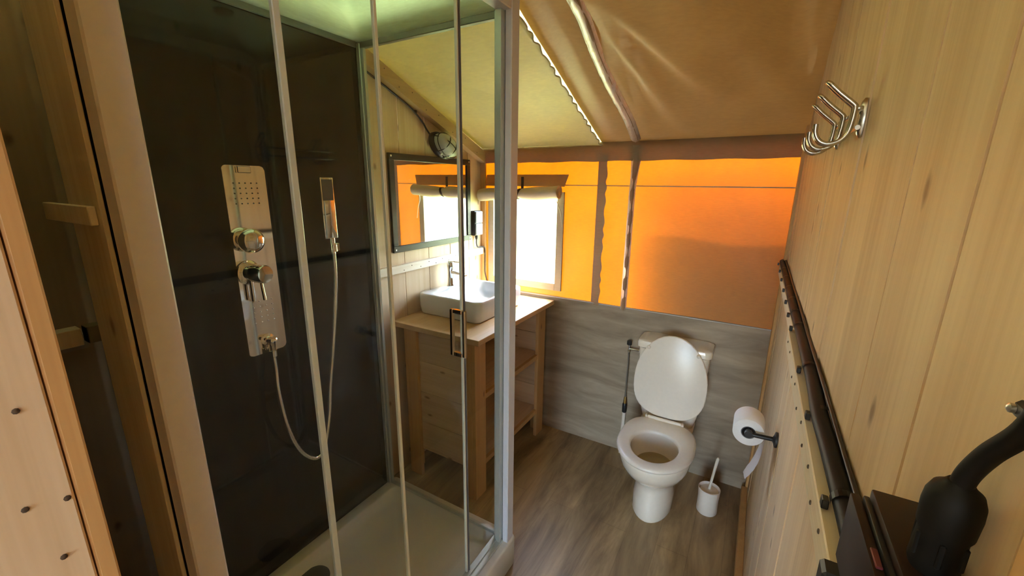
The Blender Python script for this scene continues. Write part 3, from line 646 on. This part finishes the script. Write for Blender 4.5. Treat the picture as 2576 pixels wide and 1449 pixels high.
bm = B(); lathe(bm, [(.001, -.035), (.016, -.03), (.022, 0), (.016, .03), (.001, .036)], 16, M @ Matrix.Translation((.05, 0, 0))); obj('bulb', bm, PLASTIC, lp, smooth=60)
bm = B()
for zz in (-.030, .030): tube(bm, [M @ Vector((.03+.073*math.sin(t), .056*math.cos(t), zz)) for t in [PI*k/20 for k in range(21)]], .0028, 8)
tube(bm, [M @ Vector((.03+.073*math.sin(t), 0, .092*math.cos(t))) for t in [PI*k/24 for k in range(25)]], .0028, 8)
tube(bm, [M @ Vector((.062, .055*math.cos(t), .090*math.sin(t))) for t in [2*PI*k/40 for k in range(41)]], .0026, 8, cap=False)
obj('cage', bm, BLACK, lp, smooth=60)
bm = B(); lathe(bm, [(.006, 0), (.006, .008), (.003, .010)], 12, M @ Matrix.Translation((.034, .052, 0)) @ Matrix.Rotation(PI/2, 4, 'Y')); obj('clamp_screw', bm, LIGHTSCREW, lp, smooth=50)
bm = B(); cpts = smooth_path([(XL+.010, .02, beam_z(.02)-.010), (XL+.010, .16, beam_z(.16)-.010), (XL+.010, .30, beam_z(.30)-.010), (XL+.010, .42, beam_z(.42)-.014), (XL+.012, .50, 1.975), (XL+.012, .535, 1.938), (XL+.014, .585, 1.892)], 8)
tube(bm, cpts, .0048, 8); cb = tag(obj('lamp_cable', bm, BLACK, smooth=60), 'thin black cable under the sloping beam to the caged lamp', 'cable')
for q in (.215, .455): 
    bm = B(); z = beam_z(q)-.012; bx(bm, XL+.0012, XL+.018, q-.005, q+.005, z-.008, z+.007, .002); obj('cable_clip', bm, BLACK, cb)

# sockets beside the mirror
so = thing('wall_socket', 'black double wall socket with pale lids beside the mirror', 'socket', (XL, .985, 1.40))
bm = B(); bx(bm, XL+.001, XL+.034, .945, 1.022, 1.320, 1.482, .004, seg=2); obj('housing', bm, BLACK, so, smooth=30)
for z in (1.324, 1.403):
    bm = B(); bx(bm, XL+.0345, XL+.046, .948, 1.019, z, z+.074, .004, seg=2); obj('lid', bm, GREYPL, so, smooth=30)['label'] = 'pale grey hinged lid'
bm = B(); lathe(bm, [(.010, 0), (.011, -.010), (.007, -.028)], 14, Matrix.Translation((XL+.018, .985, 1.3195))); obj('gland', bm, BLACK, so, smooth=40)
bm = B(); tube(bm, smooth_path([(XL+.018, .985, 1.292), (XL+.018, .985, 1.262), (XL+.020, 1.0, 1.2375), (XL+.026, 1.045, 1.236), (XL+.032, 1.0605, 1.222), (XL+.034, 1.061, 1.18), (XL+.034, 1.060, 1.11), (XL+.034, 1.061, 1.05), (XL+.045, 1.072, .99), (XL+.058, 1.078, .955)], 8), .0042, 8)
tag(obj('socket_cable', bm, BLACK, smooth=60), 'black cable running down the corner from the double socket', 'cable')

# window blind: canvas flap above and rolled sheet with straps
bm = B(); FX0, FX1 = -.832, -.232
A = [[Vector((FX0+.012*(1-k/4)+(FX1-FX0-.012*(1-k/4)-.022*k/4)*i/24, YB-.010-.012*k/4-.003*math.sin(i*.7)*k/4, 1.714-.072*k/4)) for k in range(5)] for i in range(25)]
V = [[bm.verts.new(p) for p in a] for a in A]
for i in range(24):
    for k in range(4): bm.faces.new((V[i][k], V[i+1][k], V[i+1][k+1], V[i][k+1]))
bmesh.ops.solidify(bm, geom=bm.faces[:], thickness=.0014)
bl = thing('rolled_blind', 'rolled-up beige canvas blind tied above the tent window', 'blind', (-.55, YB-.03, 1.6))
obj('flap', bm, CAN_TAPE, bl, smooth=50)['label'] = 'flat brown canvas flap'
def rollc(t):   # t 0..1 along the roll
    x = -.838+.570*t; sag = -.026*(1-t)**2-.004*math.sin(PI*t)+.012*math.sin(t*7)*.3
    pinch = 1-.26*math.exp(-((t-.52)/.05)**2)
    return Vector((x, YB-.064, 1.607+sag)), .041*pinch*(1+.05*math.sin(t*19))
bm = B(); rings = []
for i in range(49):
    t = i/48; c, r = rollc(t); rings.append([c+Vector((0, math.cos(2*PI*k/28)*r*(1+.04*math.sin(3*2*PI*k/28+t*5)), math.sin(2*PI*k/28)*r*.95)) for k in range(28)])
loft(bm, rings)
# spiral end
c, r = rollc(1.0); sp = [c+Vector((.0015, math.cos(a)*r*(.25+.7*a/14), math.sin(a)*r*(.25+.7*a/14)*.95)) for a in [14*k/60 for k in range(61)]]
tube(bm, sp, .0016, 5); obj('roll', bm, canvas('canvas_roll', (.72, .60, .44), (.5, .4, .26), .10), bl, smooth=60)
bm = B(); c, r = rollc(.52); pts = [c+Vector((.012*math.sin(a), math.cos(a)*(r+.003), math.sin(a)*(r+.003))) for a in [2*PI*k/32 for k in range(33)]]
for i in range(32):
    a, b = pts[i], pts[i+1]; v = [bm.verts.new(p) for p in (a+Vector((-.009, 0, 0)), a+Vector((.009, 0, 0)), b+Vector((.009, 0, 0)), b+Vector((-.009, 0, 0)))]; bm.faces.new(v)
bmesh.ops.remove_doubles(bm, verts=bm.verts[:], dist=.0002); bmesh.ops.solidify(bm, geom=bm.faces[:], thickness=.0012)
bx(bm, c.x-.009, c.x+.009, YB-.026, YB-.024, c.z+r-.006, 1.70)
obj('tie_strap', bm, STRAP, bl, smooth=60)
bm = B(); tube(bm, smooth_path([(-.30, YB-.05, 1.585), (-.29, YB-.032, 1.54), (-.268, YB-.03, 1.48), (-.255, YB-.032, 1.40)], 8), .0022, 6); obj('pull_cord', bm, pm('cord_cream', (.8, .7, .5), .6), bl, smooth=60)

# ------------------------------------------------------------------ toilet
to = thing('toilet', 'white ceramic toilet with raised lid against the grey panel', 'toilet', (.482, .75, 0))
TX = .482
def egg(cy_, w_, f_, b_, z, n=40, sq=0.):
    """egg outline: half width w_, front reach f_ (towards the door), back reach b_"""
    pts = []
    for k in range(n):
        a = 2*PI*k/n; c, s = math.cos(a), math.sin(a)
        if s < 0: y = cy_+f_*s; x = w_*c
        else:
            e = 1-sq*.55; y = cy_+b_*(abs(s)**e); x = w_*(math.copysign(abs(c)**e, c))
        pts.append((TX+x, y, z))
    return pts
# pedestal and bowl, one lofted shell with hollow
bm = B(); rings = [egg(.740, .098, .178, .20, 0, sq=.5), egg(.740, .102, .184, .20, .012, sq=.5), egg(.740, .100, .168, .20, .08, sq=.5), egg(.745, .096, .150, .20, .14, sq=.5), egg(.735, .102, .150, .20, .185, sq=.4),
   egg(.705, .125, .165, .22, .225, sq=.3), egg(.675, .150, .195, .25, .27, sq=.3), egg(.655, .166, .212, .27, .32, sq=.4), egg(.650, .172, .220, .275, .36, sq=.5), egg(.650, .173, .221, .275, .388, sq=.5), egg(.650, .168, .216, .272, .394, sq=.5),
   egg(.625, .118, .158, .135, .394), egg(.625, .114, .154, .131, .385), egg(.63, .116, .156, .132, .36), egg(.64, .105, .140, .12, .30), egg(.655, .088, .118, .108, .262), egg(.66, .070, .09, .09, .250), egg(.68, .02, .02, .02, .247)]
loft(bm, rings); obj('bowl', bm, CERAMIC, to, smooth=60)
bm = B(); rings = [egg(.652, .097, .128, .115, .274), egg(.652, .098, .129, .116, .276)]; loft(bm, rings); obj('water', bm, WATER, to, smooth=60)
# seat ring
bm = B(); rings = [egg(.632, .178, .226, .235, .397, sq=.6), egg(.632, .182, .230, .238, .404, sq=.6), egg(.632, .180, .228, .236, .413, sq=.6), egg(.632, .170, .218, .228, .418, sq=.6),
   egg(.618, .122, .158, .125, .417), egg(.618, .113, .150, .118, .410), egg(.618, .112, .149, .117, .399), egg(.618, .118, .154, .122, .3965)]
rings.append(rings[0]); loft(bm, rings, False, False); bmesh.ops.remove_doubles(bm, verts=bm.verts[:], dist=.0001); obj('seat', bm, PLASTIC, to, smooth=60)
# raised lid (built flat then swung up about the hinge)
hy_, hz_ = .852, .424; Ml = Matrix.Translation((0, hy_, hz_)) @ Matrix.Rotation(R(-97), 4, 'X') @ Matrix.Translation((0, -hy_, -hz_))
def lring(g, z): return [Ml @ Vector(p) for p in egg(.648, .186-g, .262-g, .192-g*.6, z, sq=.45)]
bm = B(); loft(bm, [lring(.006, .424), lring(.001, .426), lring(0, .432), lring(.003, .438), lring(.03, .440)]); lid = obj('lid', bm, PLASTIC, to, smooth=60)
for s_ in (-1, 1):
    bm = B(); lathe(bm, [(.010, 0), (.010, -.004), (.006, -.009), (.001, -.0095)], 16, Ml @ Matrix.Translation((TX+s_*.125, .468, .424))); obj('bumper', bm, PLASTIC, lid, smooth=60)
bm = B(); tube(bm, [(TX-.085, .850, .424), (TX+.085, .850, .424)], .009, 14); bx(bm, TX-.10, TX-.086, .838, .866, .4185, .432, .003); bx(bm, TX+.086, TX+.10, .838, .866, .4185, .432, .003); obj('hinge', bm, PLASTIC, to, smooth=50)
# tank
def trr(hx_, y0, y1, r, z): return rrect(TX-.004, (y0+y1)/2, hx_, (y1-y0)/2, r, z, 5)
bm = B(); loft(bm, [trr(.135, .940, 1.080, .03, .36), trr(.150, .935, 1.082, .03, .42), trr(.165, .925, 1.083, .03, .50), trr(.176, .918, 1.083, .03, .66), trr(.180, .915, 1.083, .03, .786)]); obj('tank', bm, CERAMIC, to, smooth=50)
bm = B(); loft(bm, [trr(.180, .914, 1.084, .028, .787), trr(.190, .906, 1.0845, .032, .793), trr(.191, .905, 1.0845, .034, .815), trr(.186, .910, 1.084, .034, .828), trr(.165, .925, 1.075, .03, .833)]); tl = obj('tank_lid', bm, CERAMIC, to, smooth=50)
bm = B(); lathe(bm, [(.020, 0), (.020, .003), (.016, .006), (.001, .006)], 20, Matrix.Translation((TX, .99, .8332))); obj('flush_button', bm, CHROME, tl, smooth=50)
# joint between bowl and tank
bm = B(); loft(bm, [rrect(TX, .965, .125, .085, .04, .30), rrect(TX, .965, .140, .090, .04, .3595)]); obj('tank_platform', bm, CERAMIC, to, smooth=50)

va = thing('supply_valve', 'slim water supply valve and hose left of the toilet tank', 'valve', (.215, 1.05, .70))
bm = B(); lathe(bm, [(.014, 0), (.015, .004), (.015, .022), (.011, .026)], 12, Matrix.Translation((.215, 1.050, .737))); obj('handwheel', bm, BLACK, va, smooth=40)
bm = B(); tube(bm, [(.215, 1.050, .737), (.215, 1.050, .690)], .006, 10); tube(bm, [(.215, 1.050, .712), (.288, 1.050, .712)], .006, 10); lathe(bm, [(.010, -.006), (.010, .006)], 6, Matrix.Translation((.215, 1.050, .700))); obj('stem', bm, CHROME, va, smooth=40)
bm = B(); lathe(bm, [(.013, 0), (.013, .014)], 6, aim((.276, 1.050, .712), (1, 0, 0))); obj('tank_nut', bm, PLASTIC, va)
bm = B(); tube(bm, smooth_path([(.215, 1.050, .690), (.216, 1.052, .60), (.215, 1.055, .48), (.216, 1.053, .37)], 8), .0045, 8); obj('hose', bm, pm('braided_hose', (.30, .27, .22), .35, .8), va, smooth=60)
bm = B(); lathe(bm, [(.007, .395), (.009, .375), (.010, .352)], 12, Matrix.Translation((.216, 1.053, 0))); obj('brass_fitting', bm, BRASS, va, smooth=40)
bm = B(); lathe(bm, [(.011, .3515), (.014, .345), (.014, .295), (.011, .290)], 12, Matrix.Translation((.216, 1.053, 0))); obj('coupling', bm, BLACK, va, smooth=40)
bm = B(); tube(bm, [(.216, 1.053, .2895), (.213, 1.054, .16), (.212, 1.055, .001)], .010, 12); obj('pipe', bm, PLASTIC, va, smooth=60)

# toilet brush
br = thing('toilet_brush', 'white toilet brush in a round white holder right of the toilet', 'toilet brush', (.742, .808, 0))
BX, BY = .742, .808
bm = B(); lathe(bm, [(.046, .0005), (.050, .006), (.049, .08), (.052, .128), (.053, .138), (.050, .140), (.047, .132), (.045, .06), (.04, .01), (.001, .008)], 32, Matrix.Translation((BX, BY, 0))); obj('holder', bm, PLASTIC, br, smooth=50)
bm = B(); lathe(bm, [(.044, .118), (.044, .126), (.016, .130), (.010, .134)], 28, Matrix.Translation((BX, BY, 0))); obj('inner_lid', bm, PLASTIC, br, smooth=50)
bm = B(); tube(bm, [(BX-.004, BY, .10), (BX, BY, .14), (BX+.010, BY, .24), (BX+.018, BY, .315), (BX+.019, BY, .325)], [.009, .0065, .0065, .0075, .004], 12); obj('handle', bm, pm('cream_plastic', (.78, .72, .60), .35), br, smooth=60)

# toilet roll holder and roll
rh = thing('roll_holder', 'black wall-mounted toilet roll holder on the right wall', 'toilet roll holder', (XR, .10, .885))
bm = B(); lathe(bm, [(.024, 0), (.024, .006), (.012, .010), (.009, .012)], 22, aim((XR-.0015, .100, .890), (-1, 0, 0))); obj('mount', bm, BLACK, rh, smooth=50)
bm = B(); tube(bm, smooth_path([(XR-.010, .100, .890), (XR-.045, .098, .889), (.852, .098, .888), (.842, .101, .888), (.841, .110, .888), (.841, .16, .888), (.841, .232, .888)], 6), .0070, 12); lathe(bm, [(.0115, -.004), (.0125, .002), (.0115, .010)], 14, aim((.841, .095, .888), (0, 1, 0))); obj('arm', bm, BLACK, rh, smooth=50)
ro = thing('toilet_roll', 'white toilet roll on the black holder with its end hanging', 'toilet roll', (.841, .17, .88))
rc = Vector((.841, .122, .878)); RM = aim(rc, (0, 1, 0))
bm = B(); RR = .046
lathe(bm, [(.0215, 0), (RR-.001, 0), (RR, .001), (RR, .096), (RR-.001, .097), (.0215, .097), (.0215, 0)], 48, RM, False, False); bmesh.ops.remove_doubles(bm, verts=bm.verts[:], dist=.00005); obj('paper', bm, PAPER, ro, smooth=50)
bm = B(); lathe(bm, [(.0185, .0005), (.0212, .0005), (.0212, .0965), (.0185, .0965), (.0185, .0005)], 32, RM, False, False); bmesh.ops.remove_doubles(bm, verts=bm.verts[:], dist=.00005); obj('core', bm, pm('core_grey', (.10, .10, .11), .7), ro, smooth=50)
bm = B(); tl_ = smooth_path([(.887, 0, .885), (.8885, 0, .86), (.887, 0, .825), (.883, 0, .79), (.876, 0, .760), (.867, 0, .735), (.857, 0, .715), (.852, 0, .706)], 6)
V = [[bm.verts.new((p.x-.006*s*(i/len(tl_)), .1235+.094*s*(1-.62*(i/len(tl_))**2), p.z-.004*math.sin(s*9+i)*.3)) for s in (0, .25, .5, .75, 1)] for i, p in enumerate(tl_)]
for i in range(len(tl_)-1):
    for k in range(4): bm.faces.new((V[i][k], V[i][k+1], V[i+1][k+1], V[i+1][k]))
bmesh.ops.solidify(bm, geom=bm.faces[:], thickness=.0008); obj('loose_end', bm, PAPER, ro, smooth=60)

# ------------------------------------------------------------------ right wall fittings
hk = thing('coat_rack', 'steel wire coat rack with three double hooks on the pine wall', 'coat hooks', (XR, -.2, 1.78))
bm = B(); tube(bm, [(XR-.015, -.345, 1.786), (XR-.015, .02, 1.786)], .0040, 10); tube(bm, [(XR-.015, -.345, 1.755), (XR-.015, .02, 1.755)], .0040, 10); rail = obj('rail', bm, STEEL, hk, smooth=50)
for y in (-.300, -.02):
    bm = B(); loft(bm, [[(XR-.002-h, y+.011*g*math.cos(2*PI*k/20), 1.775+.034*g*math.sin(2*PI*k/20)) for k in range(20)] for (h, g) in ((0, 1), (.004, 1), (.008, .8), (.009, .3))]); obj('mount_plate', bm, STEEL, rail, smooth=50)
for y in (-.340, -.215, -.095):
    bm = B(); w2 = .0085
    side = [(.845, 1.763), (.846, 1.748), (.853, 1.735), (.866, 1.729), (.882, 1.733), (.892, 1.745), (.8955, 1.765), (.8965, 1.783)]
    upl = [(.8965, 1.790), (.889, 1.797), (.872, 1.812), (.858, 1.826)]
    def yz(pp, s): return [(x, y+s*w2, z) for (x, z) in pp]
    for s in (-1, 1): tube(bm, smooth_path(yz(side, s), 4)+smooth_path(yz(upl, s), 4), .0040, 8)
    # rounded tip joining the two wires
    tube(bm, [(.858-.006*math.sin(a), y-w2*math.cos(a), 1.826+.006*math.sin(a)) for a in [PI*k/12 for k in range(13)]], .0040, 8)
    bx(bm, .8975, XR-.012, y-.0095, y+.0095, 1.783, 1.789, .001)
    obj('hook', bm, STEEL, hk, smooth=60)

cd = thing('cable_conduit', 'black conduit pipe clipped along the batten on the right wall', 'conduit', (XR, 0, 1.31))
bm = B(); yy = [1.06-2.0*k/80 for k in range(81)]
def wig(y): return .0035*math.sin(y*8)+.005*math.exp(-((y+.55)/.07)**2)
tube(bm, [(XR-.0140-.5*max(0, wig(y)), y, 1.3045+.2*max(0, wig(y))) for y in yy], .0118, 14); obj('pipe', bm, BLACKGLOSS, cd, smooth=60)
bm = B(); tube(bm, [(XR-.0045, y, 1.3165+.0010*math.sin(y*11)) for y in yy], .0034, 8); obj('thin_cable', bm, BLACK, cd, smooth=60)
for y in (1.02, .82, .62, .42, .24, .08, -.055, -.345, -.545, -.765):
    bm = B(); arc = [(XR-.0140-.0138*math.cos(a), 1.3045+.0138*math.sin(a)) for a in [R(-30+17*k) for k in range(11)]]
    A = [[bm.verts.new((x, yy_, z)) for (x, z) in arc] for yy_ in (y-.006, y+.006)]
    for k in range(10): bm.faces.new((A[0][k], A[0][k+1], A[1][k+1], A[1][k]))
    bmesh.ops.solidify(bm, geom=bm.faces[:], thickness=-.0016)
    bx(bm, XR-.0355, XR-.0285, y-.006, y+.006, 1.2925, 1.3045, .001); obj('clip', bm, BLACK, cd)

# socket box with plug, close to the camera
sb = thing('junction_box', 'dark brown surface socket box with stepped lid in the near right corner', 'socket box', (XR, -.98, 1.345))
bm = B(); bx(bm, XR-.034, XR-.0015, -1.046, -.908, 1.345, 1.418, .0015, seg=2); hb = obj('housing', bm, DARKPL, sb, smooth=30)
bm = B(); bx(bm, XR-.0385, XR-.0345, -1.044, -.911, 1.348, 1.412, .001, seg=2); obj('gasket', bm, BLACK, sb, smooth=30)
bm = B(); bx(bm, XR-.046, XR-.039, -1.044, -.907, 1.345, 1.409, .0015, seg=2); ld = obj('lid', bm, DARKPL, sb, smooth=30)
bm = B(); bx(bm, XR-.0445, XR-.0405, -.990, -.972, 1.4095, 1.4115, .0005); obj('latch', bm, RED, sb)
bm = B(); bx(bm, XR-.050, XR-.026, -.905+.003, -.880, 1.2925, 1.318, .003); obj('cable_entry', bm, BLACK, sb)
pg = thing('power_plug', 'chunky black rubber plug standing in the near right socket box', 'plug', (XR-.0185, -.981, 1.418))
bm = B(); lathe(bm, [(.0115, 0), (.0125, .004), (.0120, .028), (.0135, .032), (.0140, .046), (.0135, .054), (.0115, .060), (.0080, .063), (.006, .066)], 30, aim((XR-.0168, -.981, 1.4185), (0, -.06, 1))); pgo = obj('body', bm, RUBBER, pg, smooth=40)
for k in range(6):
    a = 2*PI*k/6+.3; bm = B(); bx(bm, XR-.0168+.0118*math.cos(a)-.0015, XR-.0168+.0118*math.cos(a)+.0015, -.982+.0128*math.sin(a)-.0015, -.982+.0128*math.sin(a)+.0015, 1.428, 1.445, .0008); obj('grip_rib', bm, RUBBER, pgo)
bm = B(); tube(bm, smooth_path([(XR-.0168, -.985, 1.480), (XR-.0160, -.988, 1.493), (XR-.014, -.997, 1.512), (XR-.010, -1.010, 1.535), (XR-.008, -1.016, 1.56), (XR-.0075, -1.018, 1.60), (XR-.0075, -1.018, 1.68), (XR-.0075, -1.018, 2.2)], 8), .0055, 12)
pc = tag(obj('plug_cable', bm, RUBBER, smooth=60), 'thick black cable rising from the plug up the right wall', 'cable')
bm = B(); bx(bm, XR-.0135, XR-.0018, -1.012, -1.000, 1.538, 1.548, .002); ck = obj('nail_clip', bm, BLACK, pc)
bm = B(); lathe(bm, [(.0026, 0), (.0026, .002), (.001, .003)], 12, aim((XR-.0136, -1.003, 1.543), (-1, 0, 0))); obj('nail', bm, LIGHTSCREW, ck, smooth=50)

# ------------------------------------------------------------------ garden seen through the window
pt = thing('leaning_poles', 'pale leaning timber frame in the garden beyond the window', 'timber frame', (-1.2, 4.2, -.12))
for (a, b) in (((-1.75, 4.2, -.12), (-1.15, 4.3, 3.0)), ((-.35, 4.2, -.12), (-1.05, 4.3, 3.0)), ((-3.4, 5.0, -.12), (-2.9, 5.0, 3.0))):
    bm = B(); tube(bm, [a, b], .06, 12); obj('pole', bm, BARK, pt, smooth=60)
def bush(loc, s, lab):
    o = thing('garden_tree', lab, 'tree', loc, 'trees in the garden')
    bm = B(); tube(bm, [loc, (loc[0], loc[1], loc[2]+s*.9)], .09, 10); obj('trunk', bm, BARK, o, smooth=60)
    bm = B(); random.seed(int(s*100))
    for k in range(900):
        d = Vector((random.gauss(0, 1), random.gauss(0, 1), random.gauss(0, 1))).normalized()*(s*.6*random.uniform(.5, 1)); c = Vector(loc)+Vector((0, 0, s*1.2))+d
        n_ = Vector((random.gauss(0, 1), random.gauss(0, 1), random.gauss(0, 1))).normalized(); t1 = n_.orthogonal().normalized()*.16; t2 = n_.cross(t1).normalized()*.09
        bm.faces.new([bm.verts.new(c+q) for q in (t1, t2, -t1, -t2)])
    f = obj('foliage', bm, LEAF, o); f['kind'] = 'stuff'
bush((-6.5, 11, -.12), 2.6, 'green garden tree far beyond the tent window, left'); bush((-2.2, 13, -.12), 3.2, 'green garden tree far beyond the tent window, right')
